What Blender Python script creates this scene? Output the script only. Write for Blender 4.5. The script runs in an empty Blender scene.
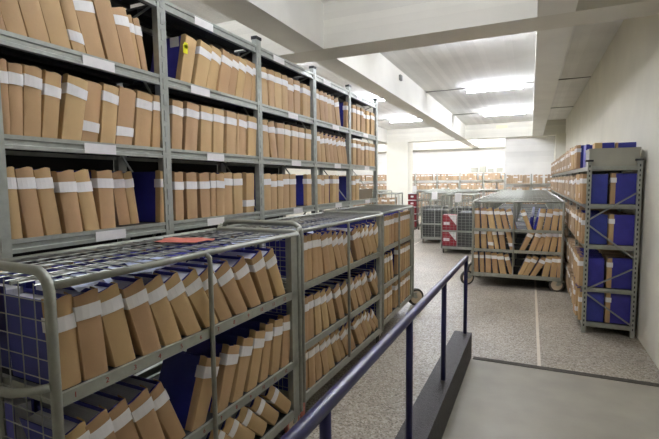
import bpy, math, random
from mathutils import Matrix, Vector
random.seed(7)
S = bpy.context.scene
COL = S.collection
PI = math.pi
R = math.radians
ORD = ['zeroth','first','second','third','fourth','fifth','sixth','seventh','eighth','ninth','tenth','eleventh','twelfth','thirteenth','fourteenth','fifteenth','sixteenth','seventeenth','eighteenth']

# ------------------------------------------------------------------ materials
def srgb(r, g, b):
    f = lambda c: (c/12.92 if c <= .04045 else ((c+.055)/1.055)**2.4)
    return (f(r/255), f(g/255), f(b/255), 1)

def mat(name, col, rough=.6, metal=0.0, var=0.0, nscale=8.0, bump=0.0, bscale=60.0, obj_var=0.0, island=0.0, spec=.4, stretch=None, coat=0.0):
    m = bpy.data.materials.new(name); m.use_nodes = True
    nt = m.node_tree; N = nt.nodes; L = nt.links
    b = N['Principled BSDF']
    b.inputs['Roughness'].default_value = rough
    b.inputs['Metallic'].default_value = metal
    b.inputs['Specular IOR Level'].default_value = spec
    b.inputs['Coat Weight'].default_value = coat
    tc = N.new('ShaderNodeTexCoord')
    vec = tc.outputs['Object']
    if stretch:
        mp = N.new('ShaderNodeMapping'); mp.inputs['Scale'].default_value = stretch
        L.new(vec, mp.inputs['Vector']); vec = mp.outputs['Vector']
    hsv = N.new('ShaderNodeHueSaturation'); hsv.inputs['Color'].default_value = col
    val = None
    def addval(out, lo, hi, a=0.0, c=1.0):
        nonlocal val
        mr = N.new('ShaderNodeMapRange'); mr.inputs['From Min'].default_value = a; mr.inputs['From Max'].default_value = c
        mr.inputs['To Min'].default_value = lo; mr.inputs['To Max'].default_value = hi
        L.new(out, mr.inputs['Value'])
        if val is None: val = mr.outputs['Result']
        else:
            mu = N.new('ShaderNodeMath'); mu.operation = 'MULTIPLY'
            L.new(val, mu.inputs[0]); L.new(mr.outputs['Result'], mu.inputs[1]); val = mu.outputs[0]
    if var:
        nz = N.new('ShaderNodeTexNoise'); nz.inputs['Scale'].default_value = nscale; nz.inputs['Detail'].default_value = 5
        L.new(vec, nz.inputs['Vector']); addval(nz.outputs['Fac'], 1-var, 1+var, .3, .7)
    if obj_var:
        oi = N.new('ShaderNodeObjectInfo'); addval(oi.outputs['Random'], 1-obj_var, 1+obj_var)
        mr = N.new('ShaderNodeMapRange'); mr.inputs['To Min'].default_value = .49; mr.inputs['To Max'].default_value = .505
        L.new(oi.outputs['Random'], mr.inputs['Value']); L.new(mr.outputs['Result'], hsv.inputs['Hue'])
    if island:
        ge = N.new('ShaderNodeNewGeometry'); addval(ge.outputs['Random Per Island'], 1-island, 1+island)
    if val is not None: L.new(val, hsv.inputs['Value'])
    L.new(hsv.outputs['Color'], b.inputs['Base Color'])
    if bump:
        n2 = N.new('ShaderNodeTexNoise'); n2.inputs['Scale'].default_value = bscale; n2.inputs['Detail'].default_value = 3
        L.new(vec, n2.inputs['Vector'])
        bp = N.new('ShaderNodeBump'); bp.inputs['Strength'].default_value = bump; bp.inputs['Distance'].default_value = .01
        L.new(n2.outputs['Fac'], bp.inputs['Height']); L.new(bp.outputs['Normal'], b.inputs['Normal'])
    return m

M = {}
M['kraft'] = mat('kraft_paper', srgb(188,157,114), .62, var=.07, nscale=5, bump=.12, bscale=16, obj_var=.10, spec=.3)
M['kraftfar'] = mat('kraft_paper_rows', srgb(166,142,114), .65, var=.05, island=.22, spec=.3)
M['blue'] = mat('blue_card', srgb(50,50,140), .45, var=.12, nscale=14, obj_var=.08, spec=.4)
M['white'] = mat('white_label_paper', srgb(232,230,228), .6, var=.04, nscale=20)
M['pages'] = mat('page_edges', srgb(205,206,212), .8, var=.10, nscale=3, stretch=(1,90,1), obj_var=.06)
M['steel'] = mat('galvanised_steel', srgb(166,170,162), .42, metal=.35, var=.10, nscale=25, spec=.5)
M['cart'] = mat('cart_grey_steel', srgb(158,160,149), .40, metal=.3, var=.10, nscale=18, spec=.5)
M['wire'] = mat('zinc_wire', srgb(158,160,152), .38, metal=.45, var=.06, spec=.5)
M['deck'] = mat('shade_dark_shelf_sheet', srgb(46,46,46), .6, metal=.2, var=.15, nscale=10)  # shade under the shelves is put into this dark colour
M['darksheet'] = mat('unlit_backing_and_rim', srgb(26,26,28), .7)  # near black for the unlit space behind the rack; also the crate rims
M['darkfill'] = mat('dark_filler_block', srgb(66,66,64), .7, var=.1)  # for blocks added to darken the insides of the mesh carts
M['navy'] = mat('navy_gloss_paint', srgb(26,26,76), .34, var=.08, nscale=6, spec=.5)
M['rubber'] = mat('black_rubber', srgb(42,40,38), .6)
M['wheel'] = mat('wheel_rim', srgb(206,190,164), .5, var=.1)
M['tread'] = mat('wheel_tread', srgb(72,68,62), .6)
M['redtread'] = mat('red_tread', srgb(190,120,110), .6)
M['red'] = mat('red_plastic', srgb(120,28,36), .45, var=.12)
M['crimson'] = mat('red_print', srgb(140,32,44), .5, var=.1)
M['greybox'] = mat('grey_archive_board', srgb(158,156,142), .7, var=.05)
M['brownbox'] = mat('grey_brown_board', srgb(120,108,88), .7, var=.08)
M['plastic'] = mat('pale_blue_plastic', srgb(190,200,226), .3, var=.25, nscale=12, spec=.6)
M['bluepl'] = mat('blue_plastic', srgb(50,54,170), .3, var=.25, nscale=12, spec=.6)
M['pink'] = mat('pale_red_paper', srgb(206,120,104), .6, var=.08)
M['tan'] = mat('tan_strip', srgb(196,172,140), .7)
M['yellow'] = mat('yellow_sticker', srgb(236,226,40), .5)
M['number'] = mat('red_number_ink', srgb(150,40,40), .6)
M['cap'] = mat('black_plastic_cap', srgb(28,28,30), .5)
M['dirty'] = mat('grimy_kerb_edge', srgb(70,66,58), .85, var=.3, nscale=30)
M['lampbody'] = mat('lamp_housing', srgb(205,205,200), .5)
M['vent'] = mat('grey_box', srgb(130,130,125), .6)
M['cream'] = mat('cream_plastic', srgb(238,232,200), .5)

def wall_mat(name, col, boards=None, rough=.85, mott=.05):
    m = mat(name, col, rough, var=mott, nscale=1.6, bump=.0, spec=.25)
    nt = m.node_tree; N = nt.nodes; L = nt.links; b = N['Principled BSDF']
    tc = N.new('ShaderNodeTexCoord')
    bp = N.new('ShaderNodeBump'); bp.inputs['Distance'].default_value = .012
    if boards:
        # board-marked concrete: random step for every formwork board
        axis, width = boards
        sp = N.new('ShaderNodeSeparateXYZ'); L.new(tc.outputs['Object'], sp.inputs[0])
        mu = N.new('ShaderNodeMath'); mu.operation = 'DIVIDE'; mu.inputs[1].default_value = width
        L.new(sp.outputs[axis], mu.inputs[0])
        fl = N.new('ShaderNodeMath'); fl.operation = 'FLOOR'; L.new(mu.outputs[0], fl.inputs[0])
        wn = N.new('ShaderNodeTexWhiteNoise'); wn.noise_dimensions = '1D'; L.new(fl.outputs[0], wn.inputs['W'])
        nz = N.new('ShaderNodeTexNoise'); nz.inputs['Scale'].default_value = 30
        L.new(tc.outputs['Object'], nz.inputs['Vector'])
        ad = N.new('ShaderNodeMath'); ad.operation = 'MULTIPLY_ADD'; ad.inputs[1].default_value = .25
        L.new(nz.outputs['Fac'], ad.inputs[0]); L.new(wn.outputs['Value'], ad.inputs[2])
        L.new(ad.outputs[0], bp.inputs['Height']); bp.inputs['Strength'].default_value = .8
        # each board took its paint a little differently
        hs = [n for n in N if n.type == 'HUE_SAT'][0]
        old = hs.inputs['Value'].links[0].from_socket
        mr = N.new('ShaderNodeMapRange'); mr.inputs['To Min'].default_value = .93; mr.inputs['To Max'].default_value = 1.04
        L.new(wn.outputs['Value'], mr.inputs['Value'])
        mm = N.new('ShaderNodeMath'); mm.operation = 'MULTIPLY'
        L.new(old, mm.inputs[0]); L.new(mr.outputs[0], mm.inputs[1]); L.new(mm.outputs[0], hs.inputs['Value'])
    else:
        nz = N.new('ShaderNodeTexNoise'); nz.inputs['Scale'].default_value = 40; nz.inputs['Detail'].default_value = 4
        L.new(tc.outputs['Object'], nz.inputs['Vector']); L.new(nz.outputs['Fac'], bp.inputs['Height'])
        bp.inputs['Strength'].default_value = .15
    L.new(bp.outputs['Normal'], b.inputs['Normal'])
    return m
M['wall'] = wall_mat('white_wall_paint', srgb(222,219,206))
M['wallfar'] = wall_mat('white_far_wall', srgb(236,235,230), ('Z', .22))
M['ceil'] = wall_mat('board_marked_ceiling', srgb(234,233,229), ('X', .11))
M['beamy'] = wall_mat('beam_paint', srgb(236,235,228), None)
M['beamx'] = wall_mat('board_marked_beam', srgb(230,227,216), ('Z', .085))

def terrazzo():
    m = bpy.data.materials.new('terrazzo_floor'); m.use_nodes = True
    nt = m.node_tree; N = nt.nodes; L = nt.links; b = N['Principled BSDF']
    tc = N.new('ShaderNodeTexCoord')
    vo = N.new('ShaderNodeTexVoronoi'); vo.inputs['Scale'].default_value = 85
    L.new(tc.outputs['Object'], vo.inputs['Vector'])
    sp = N.new('ShaderNodeSeparateColor'); L.new(vo.outputs['Color'], sp.inputs[0])
    cr = N.new('ShaderNodeValToRGB'); e = cr.color_ramp.elements
    e[0].position = 0; e[0].color = srgb(120,110,96); e[1].position = 1; e[1].color = srgb(200,193,180)
    for p, c in ((.18, srgb(136,126,110)), (.28, srgb(162,152,136)), (.74, srgb(174,166,150)), (.88, srgb(192,185,170))):
        q = e.new(p); q.color = c
    L.new(sp.outputs[0], cr.inputs[0])
    nz = N.new('ShaderNodeTexNoise'); nz.inputs['Scale'].default_value = 1.3; nz.inputs['Detail'].default_value = 6
    L.new(tc.outputs['Object'], nz.inputs['Vector'])
    mr = N.new('ShaderNodeMapRange'); mr.inputs['From Min'].default_value = .3; mr.inputs['From Max'].default_value = .7
    mr.inputs['To Min'].default_value = .74; mr.inputs['To Max'].default_value = .98
    L.new(nz.outputs['Fac'], mr.inputs['Value'])
    hs = N.new('ShaderNodeHueSaturation'); L.new(cr.outputs[0], hs.inputs['Color']); L.new(mr.outputs[0], hs.inputs['Value'])
    # distance between chips: grout tone
    L.new(hs.outputs[0], b.inputs['Base Color'])
    b.inputs['Roughness'].default_value = .42; b.inputs['Specular IOR Level'].default_value = .4
    return m
M['floor'] = terrazzo()
M['joint'] = mat('pale_joint_strip', srgb(214,206,190), .5, var=.08)
M['ramp'] = mat('painted_ramp', srgb(150,145,131), .5, var=.10, nscale=3, bump=.12, bscale=120, spec=.35)
M['kerb'] = mat('dark_kerb_paint', srgb(56,52,52), .55, var=.25, nscale=26, bump=.6, bscale=150, spec=.4)

def glow(name, col, strength):
    m = bpy.data.materials.new(name); m.use_nodes = True
    b = m.node_tree.nodes['Principled BSDF']
    b.inputs['Base Color'].default_value = (.9,.9,.9,1)
    b.inputs['Emission Color'].default_value = col
    b.inputs['Emission Strength'].default_value = strength
    return m

# ------------------------------------------------------------------ mesh builder
class MB:
    def __init__(s): s.v = []; s.f = []; s.mi = []; s.cur = 0
    def add(s, vs, fs):
        o = len(s.v); s.v += [tuple(p) for p in vs]
        for f in fs: s.f.append(tuple(i+o for i in f)); s.mi.append(s.cur)
    def box(s, x0, x1, y0, y1, z0, z1, mtx=None):
        vs = [Vector(p) for p in ((x0,y0,z0),(x1,y0,z0),(x1,y1,z0),(x0,y1,z0),(x0,y0,z1),(x1,y0,z1),(x1,y1,z1),(x0,y1,z1))]
        if mtx: vs = [mtx @ p for p in vs]
        s.add(vs, ((0,3,2,1),(4,5,6,7),(0,1,5,4),(1,2,6,5),(2,3,7,6),(3,0,4,7)))
    def prism(s, prof, x0, x1, axis='x'):
        n = len(prof)
        put = {'x': lambda t,a,b: (t,a,b), 'y': lambda t,a,b: (a,t,b), 'z': lambda t,a,b: (a,b,t)}[axis]
        vs = [put(x0,a,b) for a,b in prof] + [put(x1,a,b) for a,b in prof]
        fs = [(i,(i+1)%n,(i+1)%n+n,i+n) for i in range(n)] + [tuple(range(n))[::-1], tuple(range(n,2*n))]
        s.add(vs, fs)
    def tube(s, pts, r, n=8, closed=False):
        pts = [Vector(p) for p in pts]; m = len(pts); vs = []
        up = None
        for i, p in enumerate(pts):
            if closed: t = pts[(i+1)%m]-pts[i-1]
            elif i == 0: t = pts[1]-p
            elif i == m-1: t = p-pts[-2]
            else: t = (pts[i+1]-p).normalized()+(p-pts[i-1]).normalized()
            t.normalize()
            if up is None:
                up = Vector((0,0,1)) if abs(t.z) < .9 else Vector((1,0,0))
            a = up - t*up.dot(t)
            if a.length < 1e-4: a = Vector((1,0,0)) - t*t.x
            a.normalize(); up = a; b = t.cross(a)
            for k in range(n):
                w = 2*PI*k/n
                vs.append(p + a*(r*math.cos(w)) + b*(r*math.sin(w)))
        fs = []
        for i in range(m if closed else m-1):
            j = (i+1) % m
            for k in range(n):
                fs.append((i*n+k, i*n+(k+1)%n, j*n+(k+1)%n, j*n+k))
        if not closed:
            fs.append(tuple(range(n))[::-1]); fs.append(tuple(range((m-1)*n, m*n)))
        s.add(vs, fs)
    def cyl(s, c, axis, r, h, n=20):
        c = Vector(c); a = {'x':Vector((1,0,0)),'y':Vector((0,1,0)),'z':Vector((0,0,1))}[axis]*h/2
        s.tube([c-a, c+a], r, n)
    def mesh(s, name, mats, smooth=False):
        me = bpy.data.meshes.new(name); me.from_pydata(s.v, [], s.f)
        for m in (mats if isinstance(mats, (list,tuple)) else [mats]): me.materials.append(m)
        me.polygons.foreach_set('material_index', s.mi)
        if smooth: me.polygons.foreach_set("use_smooth", [True]*len(me.polygons))
        if smooth == "crease": me.set_sharp_from_angle(angle=R(32))
        me.update(); return me
    def build(s, name, mats, parent=None, smooth=False):
        return link(name, s.mesh(name, mats, smooth), parent)

def link(name, me, parent=None):
    o = bpy.data.objects.new(name, me); COL.objects.link(o)
    if parent: o.parent = parent
    return o
def tag(o, label=None, cat=None, group=None, kind=None):
    if label: o['label'] = label
    if cat: o['category'] = cat
    if group: o['group'] = group
    if kind: o['kind'] = kind
    return o
def thing(name, label, cat, loc=(0,0,0), rz=0, group=None):
    o = bpy.data.objects.new(name, None); COL.objects.link(o); o.empty_display_size = .1
    o.location = loc; o.rotation_euler = (0,0,rz)
    return tag(o, label, cat, group)
KIDS = {}
def copy_tree(root, label, loc=None, rz=None, mtx=None, group=None):
    def kids(o): return [c for c in bpy.data.objects if c.parent == o] if False else CH.get(o.name, [])
    CH = {}
    for o in COL.objects:
        if o.parent: CH.setdefault(o.parent.name, []).append(o)
    def rec(o, p):
        c = o.copy(); COL.objects.link(c)
        if p: c.parent = p
        for k in CH.get(o.name, []): rec(k, c)
        return c
    r = rec(root, None)
    r['label'] = label
    if group: r['group'] = group
    if mtx is not None: r.matrix_world = mtx
    if loc is not None: r.location = loc
    if rz is not None: r.rotation_euler = (0,0,rz)
    return r
def structure(name, mb, m, smooth=False):
    return tag(mb.build(name, m, None, smooth), kind='structure')

# ------------------------------------------------------------------ camera
cam = bpy.data.cameras.new('camera'); co = bpy.data.objects.new('camera', cam); COL.objects.link(co)
cam.sensor_width = 36; cam.lens = 440/659*36; cam.clip_start = .02
fpx, cx, cy = 440., 329.5, 219.5
Yc = Vector((530.5-cx, 180-cy, fpx)).normalized()
Xc = Vector((-640-cx, 192-cy, fpx)); Xc = -(Xc - Yc*Xc.dot(Yc)).normalized()
Zc = Xc.cross(Yc)
if Zc.y > 0: Zc = -Zc
row = [Xc, Yc, Zc]
co.matrix_world = Matrix(((row[0].x, -row[0].y, -row[0].z, 0), (row[1].x, -row[1].y, -row[1].z, 0), (row[2].x, -row[2].y, -row[2].z, 1.75), (0,0,0,1)))
S.camera = co

# ------------------------------------------------------------------ the room
XW, XL, YF, YB, ZC, ZB = 1.12, -10.5, 24.2, -4.0, 3.95, 3.4
b = MB(); b.box(XL, XW, YB, YF, -.2, 0); structure('floor', b, M['floor'])
b = MB(); b.box(.105, .135, 4.38, YF, -.002, .0015); b.box(-2.9, -2.87, 4.38, YF, -.002, .0012)
structure('trim_1', b, M['joint'])
b = MB(); b.box(XL-.1, XW+.3, YB-.1, YF+.1, ZC, ZC+.2); structure('ceiling', b, M['ceil'])
b = MB(); b.box(XW, XW+.2, YB, YF, 0, ZC); structure('wall_right', b, M['wall'])
b = MB(); b.box(XL-.2, XL, YB, YF, 0, ZC); structure('wall_left', b, M['wall'])
b = MB(); b.box(XL, XW, YB-.2, YB, 0, ZC); structure('wall_back', b, M['wall'])
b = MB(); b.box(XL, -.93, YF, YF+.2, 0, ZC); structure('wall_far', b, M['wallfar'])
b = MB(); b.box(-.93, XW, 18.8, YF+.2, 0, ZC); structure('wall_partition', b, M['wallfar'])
b = MB(); b.box(.8, XW, 18.0, 18.8, 0, ZB); structure('pilaster', b, M['wall'])
def beam(n, x0, x1, y0, y1, m):
    b = MB(); b.box(x0, x1, y0, y1, ZB, ZC); structure('ceiling_beam_%d' % n, b, m)
beam(1, -2.78, -2.38, YB, 5.1, M['beamy'])
beam(2, -2.75, -2.41, 5.57, 18.4, M['beamy'])
beam(3, .02, .36, YB, 5.1, M['beamy'])
beam(4, .02, .38, 5.57, 18.4, M['beamy'])
beam(5, XL, XW, 5.1, 5.57, M['beamx'])
beam(6, XL, XW, 18.4, 18.8, M['beamx'])
beam(7, -2.75, -2.41, 18.8, YF, M['beamy'])
beam(8, -6.0, -5.64, 5.57, 18.4, M['beamy'])
beam(9, -6.0, -5.64, 18.8, YF, M['beamy'])
beam(10, XL, -.93, 23.7, YF, M['beamx'])
b = MB(); b.box(-5.66, -4.72, 18.4, 19.2, 0, ZB); structure('column', b, M['wall'])

# ramp, its foot strip, the kerb and the handrail
SL = .03; YR = 4.40
def zr(y): return .004 + SL*(YR-y)
b = MB(); b.prism([(YB, -.0), (YR, -.0), (YR, zr(YR)), (YB, zr(YB))], -.49, XW, 'x'); structure('ramp', b, M['ramp'])
b = MB(); b.prism([(4.385, 0), (4.47, 0), (4.46, .006), (4.385, .009)], -.47, XW, 'x'); structure('trim_2', b, M['dirty'])
b = MB()
zk = lambda y: .25 + SL*(4.45-y)
b.prism([(YB, 0), (4.45, 0), (4.45, zk(4.45)-.008), (4.442, zk(4.45)), (YB, zk(YB))], -.655, -.49, 'x')
structure('trim_3', b, M['kerb'])
hr = thing('handrail', 'navy blue painted tubular handrail standing on the dark ramp kerb', 'handrail', (-.55, 4.40, zk(4.40)))
zt = lambda y: 1.003 + .022*(4.40-y)
b = MB(); b.tube([(0, 0, zt(4.40)-zk(4.40)), (0, -7.6, zt(-3.2)-zk(4.40))], .0235, 14); b.build('rail', M['navy'], hr, True)
for y in (4.40, 3.20, 2.19, 1.16, .0, -1.1, -2.2, -3.2):
    b = MB(); b.tube([(0, y-4.40, zk(y)-zk(4.4)), (0, y-4.40, zt(y)-zk(4.4)-.004)], .0185, 12)
    b.build('post', M['navy'], hr, True)

# fluorescent lamps
TUBE = glow('fluorescent_tube', (.965, 1.0, 1.11, 1), 62.0)
TUBE2 = glow('fluorescent_tube_dimmed', (.965, 1.0, 1.11, 1), 54.0)  # set weaker than the other tubes to dim the near bay
TUBE3 = glow('fluorescent_tube_bright', (.965, 1.0, 1.11, 1), 125.0)
def lamp_mesh():
    h = MB(); h.box(-.63, .63, -.03, .03, -.035, 0); h.box(-.64, -.60, -.022, .022, -.125, -.035); h.box(.60, .64, -.022, .022, -.125, -.035)
    t = MB(); t.cyl((0,0,-.106), 'x', .016, 1.2, 10)
    return h.mesh('housing', M['lampbody']), t.mesh('tube', TUBE, True)
HM, TM = lamp_mesh()
def lamp(x, y, label):
    o = thing('fluorescent_lamp', label, 'ceiling lamp', (x, y, ZC), 0, 'fluorescent lamps')
    link('housing', HM, o); t = link('tube', TM, o)
    if y < 4 and x > -2: t.material_slots[0].link = 'OBJECT'; t.material_slots[0].material = TUBE2
    if y > 15: t.material_slots[0].link = 'OBJECT'; t.material_slots[0].material = TUBE3
rows_y = [(2.5, 'near the camera'), (6.8, 'just past the big cross beam'), (11.1, 'second row past the cross beam'), (15.3, 'third row past the cross beam'), (21.2, 'by the end wall')]
bays = [(-.82, 'bay over the aisle'), (-3.95, 'bay over the tall rack'), (-7.4, 'bay beyond the column')]
for y, t in rows_y:
    for x, bb in bays:
        if y > 20 and x > -2: x = -1.7
        lamp(x, y, 'fluorescent tube lamp on ceiling, %s, %s' % (bb, t))
b = MB()
for y in (6.8, 11.1, 15.3):
    b.tube([(XL, y, ZC-.012), (XW, y, ZC-.012)], .009, 6)
structure('trim_4', b, M['vent'])
b = MB(); b.box(-.03, .03, -.06, .06, -.05, .05)
o = b.build('junction_box', M['vent']); o.location = (-2.40, 8.7, 3.79); tag(o, 'small grey electric box on the side of the long ceiling beam', 'junction box')
b = MB(); b.box(-.2, .2, -.05, 0, -.06, .06); b.box(-.17, .17, -.06, -.05, -.045, .045)
o = b.build('emergency_light', M['cream']); o.location = (-1.06, 18.4, 3.80); tag(o, 'cream emergency light fitting mounted high on the rear cross beam', 'emergency light')
# ------------------------------------------------------------------ document files
FH = .335
CACHE = {}
def arc_profile(t, back, off=0.0, bulge=.005):
    """outline of a spine wrap seen from above: starts on the near side, round the front, ends on the far side"""
    h = t/2 + off; f = off
    pts = [(-back, -h), (-.02, -h), (-.003, -h+.0005)]
    pts += [(f+.0, -h+.003), (f+bulge*.7, -h*.5), (f+bulge, 0), (f+bulge*.7, h*.5), (f+.0, h-.003)]
    pts += [(-.003, h-.0005), (-.02, h), (-back, h)]
    return pts
def strip(mb, prof, z0, z1, nz, rnd, amp, thick=.002, skew=0.0, top_wave=0.0):
    n = len(prof); vs = []
    inner = [(x-.0 if False else x*1.0, y) for x, y in prof]
    for s in (0, 1):
        for k in range(nz+1):
            z = z0 + (z1-z0)*k/nz
            for i, (x, y) in enumerate(prof):
                yy = y*(1 - s*min(.8, thick*2/max(abs(y)*2, .004))) if abs(y) > 1e-6 else y
                xx = x - s*thick if x > -.02 else x
                j = rnd.uniform(-amp, amp) if 2 < i < n-3 else 0
                zz = z + skew*(y)
                if k == nz: zz += top_wave*math.sin(i*1.3+rnd.uniform(0, 1))
                vs.append((xx+j, yy, zz))
    fs = []; row = n; lay = n*(nz+1)
    for k in range(nz):
        for i in range(n-1):
            a = k*row+i
            fs.append((a, a+1, a+row+1, a+row)); fs.append((lay+a+1, lay+a, lay+a+row, lay+a+row+1))
    for i in range(n-1):
        fs.append((i+1, i, lay+i, lay+i+1)); a = nz*row+i; fs.append((a, a+1, lay+a+1, lay+a))
    for k in range(nz):
        a = k*row; fs.append((a, a+row, lay+a+row, lay+a)); a = k*row+n-1; fs.append((a+row, a, lay+a, lay+a+row))
    mb.add(vs, fs)
def file_meshes(t, lab, depth=.30, sh=0):
    t = max(.03, round(t/.006)*.006); key = (round(t,3), lab, depth, sh)
    if key in CACHE: return CACHE[key]
    rnd = random.Random(int(t*1000)*31 + sum(map(ord, lab or 'n')))
    H = FH + rnd.uniform(-.006, .006)
    sp = MB(); strip(sp, arc_profile(t, .045), .001, H, 5, rnd, .0016, .003, 0, .004)
    cv = MB()
    e = .003; h = t/2-.0035
    # two boards joined by the hidden back strip
    prof = [(-.03, -h), (-depth, -h), (-depth, -h+e), (-.033, -h+e), (-.033, h-e), (-depth, h-e), (-depth, h), (-.03, h)]
    prof = [(-depth, -h), (-.012, -h), (-.012, h), (-depth, h), (-depth, h-e), (-.016, h-e), (-.016, -h+e), (-depth, -h+e)]
    cv.prism(prof, .0025, H-.005, 'z')
    pg = MB(); pg.box(-depth+.012, -.018, -h+e+.0008, h-e-.0008, .004, H-.022)
    def shear(mb):
        k = math.tan(R(sh)); c = math.cos(R(sh)); q = math.sin(R(sh)); mb.v = [(x, y+z*k*c, (z - y*q*min(1.15, max(0, z/H*1.3-.15)))*c) for x, y, z in mb.v]
    for q in (sp, cv, pg): shear(q)
    me = dict(spine=sp.mesh('spine', M['kraft'], 'crease'), cover=cv.mesh('cover', M['blue']), pages=pg.mesh('pages', M['pages']))
    if lab:
        z0 = {'h': .235, 'm': .215, 'u': .262, 'l': .055, 'k': .09}[lab[0]] + rnd.uniform(-.004, .004)
        hh = .055 if lab[0] != 'k' else .05
        lb = MB(); strip(lb, arc_profile(t, .052, .0032), z0, z0+hh, 1, rnd, .0003, .001, rnd.uniform(-.08, .08))
        shear(lb); me['label'] = lb.mesh('label_band', M['white'])
    CACHE[key] = me
    return me
BAND = {'h': 'white band high on spine', 'm': 'white band two thirds up', 'u': 'white band close to top', 'l': 'white band low on spine', 'k': 'white band low on spine', '': 'no band showing'}
NFILES = 0
def put_file(frame, y_lo, y_hi, lean, lab, label, group, recess=0.0, depth=.30, colour=None):
    """stand one file in a row; frame = row frame (x out of the shelf, y along it); y_lo..y_hi = its foot; lean>0 tips away"""
    global NFILES
    NFILES += 1
    th = R(lean)
    if abs(lean) < 34:      # a limp paper bundle sags over: its foot stays flat on the shelf
        t = y_hi-y_lo; s_ = round(lean/1.5)*1.5; th = 0
        me = file_meshes(t, lab, depth, s_); lean = 0
    else:
        t = (y_hi-y_lo)*math.cos(th); me = file_meshes(t, lab, depth)
    if lean > 0:   local = Matrix.Translation((-recess, y_hi - t/2*math.cos(th), t/2*math.sin(th)))
    else:          local = Matrix.Translation((-recess, y_lo + t/2*math.cos(th), -t/2*math.sin(th)))
    root = bpy.data.objects.new('document_file', None); COL.objects.link(root); root.empty_display_size = .05
    root.matrix_world = frame @ local @ Matrix.Rotation(-th, 4, 'X')
    tag(root, label, 'document file', group)
    s = link('spine', me['spine'], root)
    if 'label' in me: link('label_band', me['label'], s)
    link('cover', me['cover'], root); link('pages', me['pages'], root)
    if colour: s.material_slots[0].link = 'OBJECT'; s.material_slots[0].material = colour
    return root
def settle(items, tmax=.105):
    """split over-wide measurements, then keep neighbours from cutting into each other"""
    out = []
    for y0, y1, le in items:
        if y1-y0 > .165:
            m = (y0+y1)/2; out += [[y0, m, le], [m, y1, le]]
        else: out.append([y0, y1, le])
    for i, a in enumerate(out):
        w = a[1]-a[0]
        if w > tmax:
            if a[2] > 0: a[0] = a[1]-tmax
            else: a[1] = a[0]+tmax
    for i in range(len(out)-1):              # files tipped towards the near end
        p, q = out[i], out[i+1]
        if p[2] <= 0 and q[2] < p[2]:
            need = FH*(math.sin(R(-q[2]))-math.sin(R(-p[2])))*.42
            gap = q[0]-p[1]
            if gap < need:
                p[1] = max(p[0]+min(p[1]-p[0], .082), p[1]-(need-gap)); gap = q[0]-p[1]
                if gap < need: q[2] = -math.degrees(math.asin(min(.9, gap/FH/.42 + math.sin(R(-p[2])))))
    for i in range(len(out)-1, 0, -1):       # files tipped the other way
        p, q = out[i-1], out[i]
        if q[2] >= 0 and p[2] > q[2]:
            need = FH*(math.sin(R(p[2]))-math.sin(R(q[2])))*.42
            gap = q[0]-p[1]
            if gap < need:
                q[0] = min(q[1]-min(q[1]-q[0], .082), q[0]+(need-gap)); gap = q[0]-p[1]
                if gap < need: p[2] = math.degrees(math.asin(min(.9, gap/FH/.42 + math.sin(R(q[2])))))
    return out
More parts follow.
